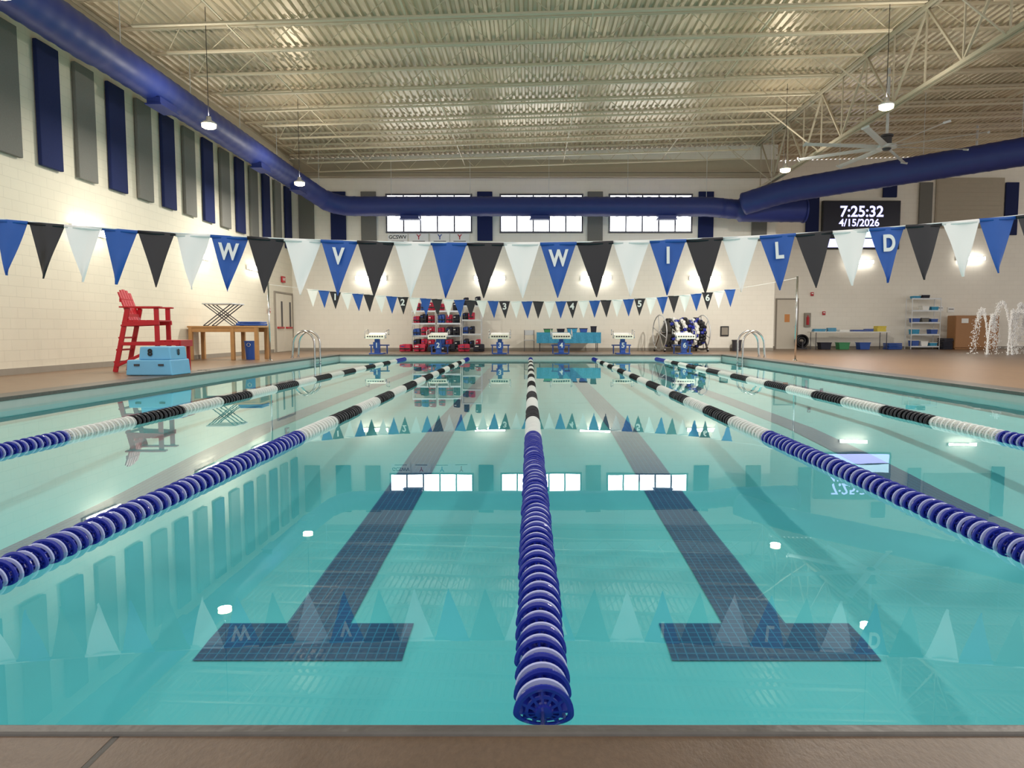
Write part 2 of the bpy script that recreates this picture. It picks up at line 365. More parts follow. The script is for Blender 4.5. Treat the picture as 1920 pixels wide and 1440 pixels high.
for x in ROPES:
    r=thing('lane_rope','lane rope of blue, white and black floating discs on the water','lane rope',(x,NY,.0),group='lane ropes across the pool')
    ob('cable',cable,r)
    for i in range(100):
        ob('float_disc',FM[fcol(i)],r,0,(random.uniform(-.003,.003),S0+SP*i+random.uniform(-.005,.005),-.005),(random.uniform(-.09,.09),random.uniform(-.06,.06),random.uniform(-.08,.08)))
    ob('float_disc_row',far_mesh,r,kind='stuff')

# ---------------------------------------------------------------- pennants
def pennant_mesh(w,h,seed,m):
    rnd=random.Random(seed); a=rnd.uniform(-1,1)*.02; p=rnd.uniform(0,6); R=10;C=6; vs=[]
    for i in range(R+1):
        t=i/R; ww=w*(1-t)+.006*t
        for j in range(C+1):
            u=j/C-.5
            vs.append((u*ww+.012*math.sin(p)*t, a*math.sin(3.5*t+u*5+p)*t+.008*math.sin(7*u*(1-t)+p), -h*t))
    fs=[(i*(C+1)+j,(i+1)*(C+1)+j,(i+1)*(C+1)+j+1,i*(C+1)+j+1) for i in range(R) for j in range(C)]
    b=MB().add(vs,fs); b.bb(-w/2-.004,w/2+.004,-.006,.006,-.012,.014)
    return b.mesh('pennant',[m],True)
FC=['fblue','fblack','fwhite']
pm={(c,k):pennant_mesh(.296,.445,c*10+k,FC[c]) for c in range(3) for k in range(4)}
PY=5.95
def fz(x): return EYE+.725+.0118*(x+.35)**2
st=thing('pennant_string','string of large blue, black and white pennants with white letters','pennants',(0,PY,0),group='backstroke flag lines')
path=[(x/10,0,fz(x/10)) for x in range(-73,74,2)]
MB().tube(path,.005,6).obj('cord','white',st)
letters={2:'W',3:'V',5:'W',6:'I',7:'L',8:'D'}
for i in range(-7,32):
    px=20+68.4*i; X=(px-993)*5.88/1331-.030
    if abs(X)>6.4: continue
    sl=math.atan(2*.0118*(X+.35))
    o=ob('pennant',pm[(i%3,abs(i*7)%4)],st,0,(X,0,fz(X)-.012),(random.uniform(-.03,.03),-sl+random.uniform(-.03,.03),random.uniform(-.12,.12)))
    if i%3==0 and i//3 in letters:
        text(letters[i//3],.185,'white',o,(0,-.024,-.125),name='letter',off=.035,sx=.78)
pm2={(c,k):pennant_mesh(.30,.46,c*10+k+99,['fwhite','fblue','fblack'][c]) for c in range(3) for k in range(3)}
st2=thing('pennant_string','string of small blue, black and white pennants with white numbers','pennants',(0,19.6,0),group='backstroke flag lines')
def fz2(x): return EYE+.80+.0085*(x-.2)**2+ (0.0006*(x-.2)**3 if x>0 else 0)
path=[(-7.17+14.44*i/40,0,fz2(-7.17+14.44*i/40)) for i in range(41)]
MB().tube(path,.006,6).obj('cord','white',st2)
nums={2:'1',8:'2',17:'3',23:'4',29:'5',35:'6'}
for i in range(38):
    X=(585+21.1*i-993)*19.5/1331
    o=ob('pennant',pm2[(i%3,i%3 and (i*5)%3)],st2,0,(X,0,fz2(X)-.012),(0,random.uniform(-.04,.04),random.uniform(-.15,.15)))
    if i in nums: text(nums[i],.24,'white',o,(0,-.03,-.14),name='number',off=.03)
for (x,y,h) in ((-7.2,19.6,fz2(-7.2)),(7.3,19.6,fz2(7.3)),(-7.4,PY,fz(-7.4)),(7.4,PY,fz(7.4))):
    f=thing('flag_pole','slim stainless steel pole holding a pennant line','pole',(x,y,DZ),group='stanchions for the pennant lines')
    MB().cyl((0,0,0),(0,0,h-DZ+.04),.026,12).obj('pole','steel',f,smooth=True)
    MB().cyl((0,0,0),(0,0,.02),.06,16,0,.045).obj('base_flange','steel',f)
    MB().torus((0,0,h-DZ+.03),.018,.005,1,16,6).obj('eye_ring','steel',f,smooth=True)

# ---------------------------------------------------------------- joists, girder
joist_y=[BW-.7-1.45*i for i in range(14)]
JW=.58; GX=9.0
for ji,jy in enumerate(joist_y):
    JD=JW+(.12 if ji<2 else 0)
    j=thing('roof_joist','cream painted open web steel roof joist under the deck','joist',(0,jy,0),group='open web joists spanning the roof')
    x0,x1=LW+.26,GX-.1
    t=MB(); 
    for dy in(-.03,.03): t.beam((x0,dy,roofz(x0)-.035),(x1,dy,roofz(x1)-.035),.04,.05)
    t.obj('top_chord','joist',j)
    bt=MB(); xb0,xb1=x0+1.1,x1-.7
    for dy in(-.024,.024): bt.beam((xb0,dy,roofz(xb0)-JD),(xb1,dy,roofz(xb1)-JD),.035,.042)
    bt.obj('bottom_chord','joist',j)
    w=MB(); n=28; pts=[]
    for k in range(n+1):
        x=x0+.1+(x1-x0-.2)*k/n; pts.append((x,0,roofz(x)-(.05 if k%2==0 else JD)))
    pts[1]=(xb0,0,roofz(xb0)-JD)
    for k in range(n): w.tube([pts[k],pts[k+1]],.010,6)
    w.obj('web','joist',j)
    # right bay joist
    j=thing('roof_joist','cream painted open web steel roof joist over the splash area','joist',(0,jy,0),group='open web joists spanning the roof')
    x0,x1=GX+.1,28
    MB().beam((x0,0,roofz(x0)-.035),(x1,0,roofz(x1)-.035),.10,.05).obj('top_chord','joist',j)
    MB().beam((x0+.5,0,roofz(x0)-JW),(x1,0,roofz(x1)-JW),.09,.042).obj('bottom_chord','joist',j)
    w=MB(); n=24
    pts=[(x0+.1+(x1-x0-.2)*k/n,0,roofz(x0+.1+(x1-x0-.2)*k/n)-(.05 if k%2==0 else JW)) for k in range(n+1)]
    for k in range(n): w.tube([pts[k],pts[k+1]],.010,6)
    w.obj('web','joist',j)
for x in (-6.4,-2.6,1.3,5.2,14.5,19):
    MB().beam((x,8.2,roofz(x)-JW+.05),(x,BW-.3,roofz(x)-JW+.05),.025,.025).obj('bridging_angle','joist',label='thin cream steel bridging bar tying the joists',cat='bridging',group='bridging bars between joists')
gz=roofz(GX); GD=1.85
G=thing('roof_girder','deep cream painted steel truss girder carrying the joists','girder',(GX,0,0))
MB().beam((-.06,8,gz-.10),(-.06,BW-.3,gz-.10),.07,.09).beam((.06,8,gz-.10),(.06,BW-.3,gz-.10),.07,.09).obj('top_chord','girderpaint',G)
MB().beam((-.055,8,gz-GD),(-.055,BW,gz-GD),.06,.085).beam((.055,8,gz-GD),(.055,BW,gz-GD),.06,.085).obj('bottom_chord','girderpaint',G)
w=MB(); yy=[BW-.7-1.45*k for k in range(14)]
for k in range(13):
    a=(0,yy[k],gz-.12); c=(0,yy[k+1],gz-GD+.03)
    if k%2: a,c=(0,yy[k],gz-GD+.03),(0,yy[k+1],gz-.12)
    w.beam(a,c,.05,.05)
    w.beam((0,yy[k],gz-GD+.03),(0,yy[k],gz-.12),.035,.035)
w.obj('web','girderpaint',G)
for k in range(1,12,3):
    for sx in(-1,1): MB().beam((sx*.08,yy[k],gz-GD),(sx*1.7,yy[k],roofz(GX+sx*1.7)-JW),.03,.03).obj('knee_brace','girderpaint',G)

# ---------------------------------------------------------------- ducts
BD=5.68
def duct(label,pts,r,rad,rf=None):
    P=fillet(pts,rad,.1); rr=[]
    for i,p in enumerate(P): rr.append((rf(p) if rf else r)+(.010 if i%4==0 else 0))
    d=thing('air_duct',label,'air duct')
    MB().tube(P,rr,28).obj('duct_body','duct',d,smooth=True)
    return d,P
def r1(p):
    if p.y<14.2: return .37
    if p.x>7.9: return .46
    if p.y>27: return .365
    return .34
D1,P1=duct('long blue spiral ventilation duct hung beneath the roof',[(-8.4,5,6.5),(-8.4,25.8,6.32),(-7.5,27.5,BD+.02),(6.9,27.5,BD),(7.7,27.5,BD-.10),(10.4,27.5,BD-.12)],.35,.8,r1)
MB().cyl((10.4,27.5,BD-.12),(10.46,27.5,BD-.12),.49,28).obj('end_cap','duct',D1)
for p in ((-8.3,16.4,6.02),(-8.3,22.3,5.98),(-8.2,25.5,5.94)):
    MB().box(p,(.3,.75,.16)).box((p[0],p[1],p[2]-.08),(.36,.82,.03)).obj('air_diffuser','duct',D1)
for x in (-4.6,.35,5.2):
    MB().box((x,27.5,BD-.41),(.7,.3,.14)).box((x,27.5,BD-.47),(.78,.36,.03)).obj('air_diffuser','duct',D1)
D2,P2=duct('large blue spiral ventilation duct above the splash area',[(8.0,27.0,5.70),(9.2,26.1,6.0),(15,20.6,6.20),(21,14.7,6.35)],.41,.7)
for D,P,st_ in ((D1,P1,30),(D2,P2,26)):
    for i in range(10,len(P),st_):
        p=P[i]
        if p.y<9: continue
        MB().cyl((p.x,p.y,p.z+.3),(p.x,p.y,roofz(p.x)+.01),.008,6).obj('hanger_wire','alu',D)

# ---------------------------------------------------------------- acoustic panels
def panel(c,d,m,grp,lab):
    MB().box(c,d).obj('acoustic_panel',m,bevel=.015,label=lab,cat='acoustic panel',group=grp)
for k in range(-3,13):
    y=14.12+1.17*k; nv=k%2==0
    if y+.7>BW: continue
    panel((LW+.04+WO,y+.35,5.40),(.08,.66,2.40),'navy' if nv else 'grey','acoustic panels on the long wall',('navy blue' if nv else 'grey')+' felt acoustic panel on the cream block wall')
for x,nv in ((-9.0,0),(-7.72,1),(-6.5,0),(-1.83,1),(2.6,0),(7.05,1),(9.2,0)):
    panel((x,BW-.04-WO,5.55),(.61,.08,1.95),'navy' if nv else 'grey','acoustic panels on the end wall',('navy blue' if nv else 'grey')+' felt acoustic panel beside the high windows')
for x,nv in ((12.5,1),(17.5,0),(21.3,1)):
    panel((x,RW-.04-WO,6.35),(.58,.08,2.3),'navy' if nv else 'grey','acoustic panels above the splash area',('navy blue' if nv else 'grey')+' felt acoustic panel above the splash area')
panel((15.9,RW-.04-WO,7.2),(.62,.08,.7),'navy','acoustic panels above the splash area','short navy blue felt acoustic panel above the display screen')
b=MB(); b.bb(17.95,20.95,RW-.05,RW,5.5,7.7)
for i in range(11): b.bb(18.0,20.9,RW-.06,RW-.05,5.55+.19*i,5.55+.19*i+.165)
b.obj('window_shade','tan',label='tan closed shade over a high opening',cat='shade',loc=(0,-WO,0))

# windows
for i,(x0,x1) in enumerate(((-5.78,-2.38),(-1.2,2.08),(3.18,6.48))):
    b=MB(); z0,z1=EYE+3.95,EYE+5.44; n=5
    b.bb(x0,x1,BW-.02,BW-.005,z0,z1,1)
    for z in (z0,z1): b.bb(x0-.04,x1+.04,BW-.06,BW,z-.035,z+.035)
    b.bb(x0,x1,BW-.05,BW,(z0+z1)/2-.03,(z0+z1)/2+.03)
    for k in range(n+1):
        x=x0+(x1-x0)*k/n; b.bb(x-.03,x+.03,BW-.055,BW,z0,z1)
    b.obj('window_%d'%(i+1),['mullion','glow'],kind='structure',label='high strip window of bright panes',cat='window')

# doors
b=MB(); y0,y1,z1=26.9,28.8,2.4
b.bb(LW,LW+.06,y0-.06,y0,DZ,z1+.06,2).bb(LW,LW+.06,y1,y1+.06,DZ,z1+.06,2).bb(LW,LW+.06,y0,y1,z1,z1+.06,2)
for a in (y0,y0+.95):
    b.bb(LW,LW+.035,a+.01,a+.94,DZ+.01,z1-.01,0); b.bb(LW+.035,LW+.04,a+.6,a+.78,1.1,2.1,1); b.bb(LW+.04,LW+.09,a+.15,a+.8,1.05,1.12,3)
b.obj('door_1',['doorp','frame','base','red'],kind='structure',label='pale double door with narrow glass and push bars',cat='door')
b=MB(); x0,x1,z1=11.05,11.95,2.35
b.bb(x0-.06,x0,RW-.06,RW,DZ,z1+.06,2).bb(x1,x1+.06,RW-.06,RW,DZ,z1+.06,2).bb(x0,x1,RW-.06,RW,z1,z1+.06,2)
b.bb(x0,x1,RW-.035,RW,DZ,z1).bb(x0+.35,x0+.58,RW-.04,RW-.035,1.35,1.7,3).cyl((x1-.1,RW-.035,1.15),(x1-.1,RW-.1,1.15),.025,10,1)
b.obj('door_2',['doorp','steel','base','orange'],kind='structure',label='cream metal door with an orange notice',cat='door')

# ---------------------------------------------------------------- lamps
def wall_light(loc,rotz,lab='white linear light fixture glowing on the wall'):
    w=thing('wall_light',lab,'wall light',loc,(0,0,rotz),group='linear wall lights')
    MB().box((0,-.04-WO,0),(1.26,.08,.15)).obj('housing','white',w,bevel=.01)
    MB().box((0,-.105-WO,-.005),(1.22,.05,.15)).obj('lens','tubeglow',w,bevel=.01)
for x in (-6.45,-1.65,2.65,7.05): wall_light((x,BW,EYE+2.12),0)
for x,z in ((14.65,3.05),(19.6,3.2)): wall_light((x,RW,EYE+z),0)
for y in (15.6,20.8,24.9): wall_light((LW,y,EYE+2.15),math.pi/2)
lamps=[(-7.0,9.7,EYE+4.45),(-7.0,15.8,EYE+4.45),(-7.0,21.9,EYE+4.45),(7.7,9.7,EYE+4.85),(7.7,15.8,EYE+4.85),(7.7,21.9,EYE+4.85)]
for l in lamps:
    t=thing('pendant_lamp','round high bay pendant lamp glowing warm white','pendant lamp',l,group='high bay pendant lamps')
    MB().tube([(0,0,.02),(0,0,.04),(0,0,.07),(0,0,.10),(0,0,.18)],[.155,.16,.12,.06,.05],24).obj('housing','alu',t,smooth=True)
    MB().tube([(0,0,-.07),(0,0,-.045),(0,0,.02)],[.10,.145,.15],24).obj('lens','lampglow',t,smooth=True)
    MB().cyl((0,0,.18),(0,0,roofz(l[0])-l[2]+.01),.007,6).obj('cable','black',t)
    e={-7.0:{9.7:140,15.8:170,21.9:330},7.7:{9.7:330,15.8:430,21.9:600}}[l[0]][l[1]]
    for up in (0,1):  # second, upward disc is added above the housing to brighten the ceiling
        ld=bpy.data.lights.new('lamp_or_fill_light','AREA'); ld.shape='DISK'; ld.size=.28 if not up else .10; ld.energy=e if not up else 48; ld.color=(1,.94,.84)
        lo=bpy.data.objects.new('lamp_or_fill_light',ld); COL.objects.link(lo); lo.parent=t; lo.location=(0,0,-.08 if not up else .20); lo.rotation_euler=(math.pi*up,0,0)

# ---------------------------------------------------------------- ceiling fans
def fan(loc,R,nb=8,a0=.3):
    t=thing('ceiling_fan','large silver industrial ceiling fan with long blades','ceiling fan',loc,group='industrial ceiling fans')
    MB().cyl((0,0,.2),(0,0,roofz(loc[0])-loc[2]),.04,12).obj('downrod','fanmetal',t)
    MB().cyl((0,0,.05),(0,0,.28),.13,24).cyl((0,0,.28),(0,0,.34),.17,24).cyl((0,0,-.10),(0,0,-.04),.09,16,0,.13).obj('motor','frame',t,bevel=.01)
    MB().cyl((0,0,-.04),(0,0,.04),.27,24).obj('hub','fanmetal',t)
    for k in range(nb):
        a=a0+2*math.pi*k/nb; b=MB()
        prof=[(-.085,0),(-.04,.018),(.03,.018),(.085,0),(.03,-.006),(-.04,-.006)]
        n=len(prof); vs=[]
        for rr,tw in ((.24,.45),(R*.5,.36),(R,.28)):
            for (u,w_) in prof: vs.append((rr,u*math.cos(tw)-w_*math.sin(tw),u*math.sin(tw)+w_*math.cos(tw)))
        fs=[(i*n+j,i*n+(j+1)%n,(i+1)*n+(j+1)%n,(i+1)*n+j) for i in range(2) for j in range(n)]+[tuple(range(n-1,-1,-1)),tuple(range(2*n,3*n))]
        b.add(vs,fs); b.box((R+.02,0,0),(.035,.2,.055),rot=(.28,0,0))
        b.obj('blade','fanmetal',t,rot=(0,0,a))
fan((10.2,20.8,EYE+5.25),2.45,8,.12)
fan((16.6,27.0,EYE+6.3),2.0,8,.1)

# ---------------------------------------------------------------- scoreboard
X0,X1=12.9,16.35; z0,z1=EYE+3.60,EYE+5.72
s=thing('display_screen','large black wall display showing time and date','display screen',(0,RW-.1-WO,0))
MB().bb(X0,X1,-.06,.1,z0,z1).obj('housing','black',s,bevel=.02)
MB().bb(X0+.05,X1-.05,-.07,-.06,z0+.05,z1-.05).obj('screen_panel','screen',s)
cx=(X0+X1)/2
text('7:25:32',.66,'led',s,(cx,-.08,z1-.50),off=.02)
text('4/15/2026',.44,'led',s,(cx-.1,-.08,z1-.98),off=.02)
MB().add([(cx+.1,-.075,z0+.5),(cx+.25,-.075,z0+.88),(X1-.1,-.075,z0+.90),(X1-.1,-.075,z0+.5)],[(0,1,2,3)]).obj('screen_graphic','ledpale',s)
MB().add([(X0+.1,-.075,z0+.08),(X0+.3,-.075,z0+.45),(X1-.1,-.075,z0+.45),(X1-.1,-.075,z0+.08)],[(0,1,2,3)]).obj('screen_graphic','led',s)
# banners
for i,(x,tx,c) in enumerate(((-5.35,'GCSWV','black'),(-4.5,'Y','red'),(-3.65,'Y','blue'),(-2.85,'Y','red'))):
    t=thing('wall_banner','small white banner with '+('black letters' if i==0 else c+' emblem')+' below the high window','banner',(x,BW-WO,EYE+3.72),group='small banners under the window')
    MB().box((0,-.015,0),(.78,.02,.36)).obj('cloth','white',t)
    text(tx,.2 if i==0 else .28,c,t,(0,-.03,.03),off=.02)
    MB().box((0,-.028,-.13),(.5,.004,.03)).obj('text_bar','grey',t)
# exit sign, alarms
t=thing('exit_sign','red lit exit sign above the double door','exit sign',(LW+WO,27.8,EYE+1.98),(0,0,math.pi/2))
MB().box((0,-.03,0),(.34,.06,.24)).obj('housing','red',t,bevel=.01)
text('EXIT',.13,'white',t,(0,-.064,0),off=.02)
for loc,r in (((13.15,RW-WO,1.75),0),((12.6,RW-WO,2.6),0),((LW+WO,26.2,1.7),math.pi/2)):
    t=thing('fire_alarm','small red fire alarm device on the wall','fire alarm',loc,(0,0,r),group='fire alarm devices')
    MB().box((0,-.03,0),(.13,.06,.16)).obj('case','red',t,bevel=.01); MB().box((0,-.065,.02),(.08,.01,.04)).obj('strobe','white',t)
t=thing('safety_notice','dark framed notice fixed to the cream wall','notice',(7.9,BW-WO,.95))
MB().box((0,-.02,0),(.34,.04,.4)).obj('frame','black',t,bevel=.01); MB().box((0,-.045,0),(.26,.01,.3)).obj('notice_face','base',t)

# ---------------------------------------------------------------- starting blocks
def sblock(x,num):
    t=thing('starting_block','blue starting block with slanted white platform numbered %d'%num,'starting block',(x,FY+.42,DZ+.008),group='row of starting blocks')
    MB().bb(-.24,.24,-.25,.3,0,.04).obj('base_plate','blue',t,bevel=.008)
    MB().prism([(-.09,.04),(.09,.04),(.07,.6),(-.07,.6)],-.08,.14).obj('pedestal','blue',t,bevel=.01)
    b=MB(); b.box((0,.02,.66),(.62,.66,.05),rot=(.18,0,0)).obj('platform','white',t,bevel=.01)
    MB().box((0,-.325,.60),(.64,.03,.15),rot=(-.2,0,0)).obj('front_board','offwhite',t,bevel=.006)
    b=MB()
    for k in range(7): b.box((-.25+.083*k,-.346,.61),(.055,.006,.045),rot=(-.2,0,0))
    b.obj('board_lettering','black',t)
    for sx in(-1,1): MB().tube(fillet([(sx*.36,-.28,.55),(sx*.36,-.28,.78),(sx*.36,.25,.86),(sx*.36,.25,.66)],.06,.05),.014,8).obj('grab_rail','steel',t,smooth=True)
    MB().bb(-.33,.33,.26,.5,.28,.32).bb(-.3,-.26,.3,.34,0,.28).bb(.26,.3,.3,.34,0,.28).obj('rear_step','blue',t)
    MB().box((0,-.1,.30),(.24,.02,.24)).obj('number_plate','blue',t,bevel=.005)
    text(str(num),.24,'white',t,(0,-.114,.30),off=.02,name='number')
for i,x in enumerate(LANES): sblock(x,i+1)

# ---------------------------------------------------------------- pool ladders
def ladder(x,y,sx,lab):
    t=thing('pool_ladder',lab,'pool ladder',(x,y,DZ+.007),group='stainless pool ladders')
    for dy in(-.27,.27):
        P=fillet([(-sx*.55,dy,-.0),(-sx*.5,dy,.62),(-sx*.2,dy,.85),(sx*.12,dy,.62),(sx*.12,dy,-.27)],.25,.05)
        MB().tube(P,.03,12).obj('handrail','steel',t,smooth=True)
        MB().cyl((-sx*.55,dy,0),(-sx*.55,dy,.03),.05,16).obj('escutcheon','steel',t)
    for z in (-.12,-.24): MB().box((sx*.12,0,z),(.09,.52,.03)).obj('tread','steel',t)
ladder(-HW,21.4,1,'curved stainless steel pool ladder at the pool edge')
ladder(HW,21.8,-1,'curved stainless steel pool ladder at the pool edge')

# ---------------------------------------------------------------- lifeguard chair
t=thing('lifeguard_chair','tall red lifeguard chair made of plastic boards','lifeguard chair',(-7.66,14.4,DZ),(0,0,.10))
W2=.28
for sy in(-W2,W2):
    MB().beam((-.62,sy,0),(-.34,sy,1.27),.04,.09).obj('rear_leg','red',t,bevel=.006)
    MB().beam((.20,sy,0),(.20,sy,1.27),.04,.09).obj('front_leg','red',t,bevel=.006)
    MB().beam((.58,sy,0),(.58,sy,.56),.04,.07).obj('footrest_post','red',t,bevel=.006)
    MB().beam((-.44,sy*1.1,.95),(.26,sy*1.1,.98),.04,.09).obj('side_rail','red',t,bevel=.006)
    MB().beam((-.48,sy*1.1,.56),(.63,sy*1.1,.56),.04,.07).obj('side_rail','red',t,bevel=.006)
    MB().beam((-.58,sy*1.1,.12),(.22,sy*1.1,.5),.035,.055).obj('diagonal_brace','red',t,bevel=.006)
    MB().bb(-.48,.30,sy-.06,sy+.06,1.27,1.30).obj('armrest','red',t,bevel=.006)
b=MB()
for k in range(5): b.bb(-.38+.13*k,-.38+.13*k+.11,-.29,.29,1.0,1.03)
b.obj('seat','red',t,bevel=.004)
b=MB()
for k in range(5):
    u=-.22+.11*k; h=.68-1.3*u*u
    b.beam((-.32,u,.98),(-.32-.32*h,u,.98+h*.97),.095,.025)
b.beam((-.37,-.26,1.12),(-.37,.26,1.12),.05,.07); b.beam((-.48,-.25,1.42),(-.48,.25,1.42),.05,.07)
b.obj('backrest','red',t,bevel=.004)
b=MB()
for k in range(3): b.bb(.22+.145*k,.22+.145*k+.125,-.31,.31,.6,.63)
b.bb(.63,.66,-.31,.31,.5,.63)
b.obj('footrest','red',t,bevel=.004)
for k in range(4):
    z=.2+.24*k; x=-.62+.28*z/1.27
    MB().box((x-.03,0,z),(.08,.56,.035)).obj('rung','red',t,bevel=.004)

# blue step platform
t=thing('step_platform','light blue fibreglass two tier step platform marked 8','step platform',(-7.0,13.25,DZ+.007))
MB().prism([(-.38,0),(.47,0),(.44,.28),(-.35,.28)],-.36,.36).obj('lower_tier','skyblue',t,bevel=.02)
MB().prism([(-.18,.28),(.42,.28),(.39,.52),(-.15,.52)],-.28,.33).obj('upper_tier','skyblue',t,bevel=.02)
text('8',.17,'black',t,(.04,-.294,.41),off=.04,name='number'); text('8',.15,'black',t,(.42,0,.41),rot=(math.pi/2,0,math.pi/2),off=.04,name='number')
for x in (-.17,.27): MB().box((x,-.365,.19),(.10,.02,.035)).obj('hand_slot','frame',t)

# ---------------------------------------------------------------- work bench and things on it
t=thing('work_bench','tall lumber work bench against the block wall','work bench',(-8.6,20.3,DZ))
MB().bb(-1.0,1.0,-.42,.42,.9,.95).bb(-.96,.96,-.4,-.36,.78,.9).bb(-.96,.96,.36,.4,.78,.9).obj('bench_top','wood',t,bevel=.006)
for x in(-.92,.25,.92):
    for y in(-.37,.37): MB().bb(x-.05,x+.05,y-.05,y+.05,0,.9).obj('leg','wood',t,bevel=.006)
t=thing('folded_mat','blue folded mat lying on the work bench','mat',(-7.95,20.3,DZ+.952))
MB().box((0,0,.04),(.68,.6,.07)).box((.02,0,.1),(.64,.56,.04)).obj('mat_layer','blue',t,bevel=.02)
def trestle(loc,rz):
    t=thing('folding_trestle','grey folding frame standing on the work bench','folding frame',loc,(0,0,rz),group='folding frames on the bench')
    MB().box((0,0,.62),(.86,.3,.035)).obj('frame_top','alu',t,bevel=.01)
    for y in(-.13,.13): 
        MB().cyl((-.4,y,.012),(.38,y,.61),.015,8).obj('crossed_leg','frame',t); MB().cyl((.4,y,.012),(-.38,y,.61),.015,8).obj('crossed_leg','frame',t)
    for x,z in ((-.4,.012),(.4,.012),(0,.31)): MB().cyl((x,-.14,z),(x,.14,z),.011,8).obj('cross_bar','frame',t)
trestle((-8.78,20.12,DZ+.952),0); trestle((-8.72,20.52,DZ+.952),.0)
t=thing('plastic_basin','blue plastic tub under the bench','tub',(-7.98,20.3,DZ+.0))
MB().cyl((0,.0,.0),(0,.0,.5),.15,20,0,.19).cyl((0,0,.5),(0,0,.53),.2,20).obj('tub_body','blue',t,smooth=False)
MB().torus((0,-.2,.42),.05,.008,1,16,6).obj('handle','steel',t)

# ---------------------------------------------------------------- storage racks
def rack(loc,w,d,h,n,m,lab,grp):
    t=thing('storage_rack',lab,'storage rack',loc,group=grp)
    for x in(-w/2,w/2):
        for y in(-d/2,d/2): MB().cyl((x,y,0),(x,y,h),.018,8).obj('post',m,t)
    for k in range(n):
        z=.12+(h-.16)*k/(n-1); b=MB(); b.bb(-w/2,w/2,-d/2,d/2,z-.012,z+.012)
        b.bb(-w/2,w/2,-d/2-.008,-d/2+.008,z-.03,z+.03); b.obj('shelf',m,t)
def jacket(loc,m,seed,w=.4,h=None,where='on a storage rack'):
    rnd=random.Random(seed)
    t=thing('life_jacket',{'pink':'pink red','dark':'dark','blue':'blue','orange':'orange'}[m]+' foam life jacket folded '+where,'life jacket',loc,(0,0,rnd.uniform(-.12,.12)),group='folded life jackets on the racks')
    h=h or rnd.uniform(.28,.38); lean=rnd.uniform(-.015,.015)
    b=MB(); b.blob((-w*.24+lean,-.03,h*.46),(w*.52,.34,h*.92),0,seed,12,.35).blob((w*.24+lean,.02,h*.5),(w*.48,.36,h),0,seed+1,12,.35)
    b.blob((0,.02,h*.82),(w*.6,.3,h*.34),0,seed+2,12,.5)
    b.obj('foam_panel',m,t,smooth=False)
    MB().box((lean,-.205,h*.4),(w*.9,.02,.04)).box((lean,-.215,h*.4),(.06,.02,.055)).obj('strap','black',t)
    MB().box((-w*.2+lean,-.2,h*.7),(w*.3,.015,.03)).obj('strap','white' if seed%3==0 else 'blue',t)
RY=28.3; j=0; RH=1.62
for (x,m) in ((-4.2,'steel'),(-3.22,'steel'),(-2.32,'alu')):
    rack((x,RY,DZ),.92 if x<-2.5 else .75,.5,RH+(.2 if x>-2.5 else 0),4,m,'metal storage rack loaded with life jackets','racks by the end wall')
    for k in range(4):
        z=DZ+.12+(RH+(.2 if x>-2.5 else 0)-.16)*k/3+.014
        for q in(-.3,0,.3):
            j+=1
            if x>-2.5: c=['dark','dark','pink','blue','dark'][j%5]
            elif x>-3.5: c=['dark','blue','pink','dark','pink','dark'][j%6]
            else: c=['pink','dark','pink','pink','blue','pink','orange' if k==0 else 'pink'][j%7]
            if x>-3.5 and k==3 and q==0: continue
            if x>-2.5 and k in(1,2) and q>0: continue
            jacket((x+q*(.98 if x<-2.5 else .78),RY-.03,z),c,j,.26 if x<-2.5 else .205)
for k,(x,c) in enumerate(((-4.85,'pink'),(-3.75,'dark'),(-4.3,'pink'),(-3.15,'dark'),(-2.6,'pink'),(-2.0,'dark'))):
    jacket((x,27.7,DZ+.005),c,100+k,.45,.3,'on the deck by a rack')

def table(loc,w,d,h,top,lab,n='folding_table'):
    t=thing(n,lab,'table',loc)
    MB().box((0,0,h-.02),(w,d,.04)).obj('table_top',top,t,bevel=.01)
    for x in(-w/2+.12,w/2-.12):
        for y in(-d/2+.08,d/2-.08): MB().cyl((x,y,0),(x,y,h-.04),.016,8).obj('leg','frame',t)
    return t
t=table((1.5,28.2,DZ),2.5,.75,.74,'white','long folding table draped with a patterned blue cloth')
b=MB(); n=40; vs=[]
for i in range(n+1):
    x=-1.26+2.52*i/n; o=.02*math.sin(i*1.3)
    vs+=[(x,-.39,.752),(x,-.40+o,.33)]
b.add(vs,[(2*i,2*i+1,2*i+3,2*i+2) for i in range(n)]); b.bb(-1.26,1.26,-.39,.39,.742,.752)
b.obj('table_cloth','teal',t)
for k,(x,w,h,m) in enumerate(((.7,.35,.12,'green'),(1.2,.3,.12,'dark'),(1.65,.4,.15,'teal'),(2.1,.3,.14,'blue'),(2.5,.22,.22,'dark'))):
    t=thing('storage_bin','small '+m+' plastic bin on the draped table','storage bin',(x,28.2,DZ+.753),group='bins on the draped table')
    MB().prism([(-w*.42,0),(w*.42,0),(w*.5,h),(-w*.5,h)],-.15,.15).obj('bin_body',m,t,bevel=.01)
    MB().box((0,0,h+.01),(w*1.06,.33,.025)).obj('lid','dark',t)
t=thing('folding_chair','grey metal folding chair beside the draped table','chair',(-.05,28.2,DZ))
MB().box((0,0,.44),(.4,.4,.03)).obj('seat','alu',t,bevel=.01)
MB().box((0,.2,.74),(.4,.03,.2)).obj('backrest','alu',t,bevel=.01)
for x in(-.19,.19): MB().cyl((x,-.22,0),(x,.2,.84),.012,8).obj('leg','frame',t); MB().cyl((x,.24,0),(x,-.12,.44),.012,8).obj('leg','frame',t)

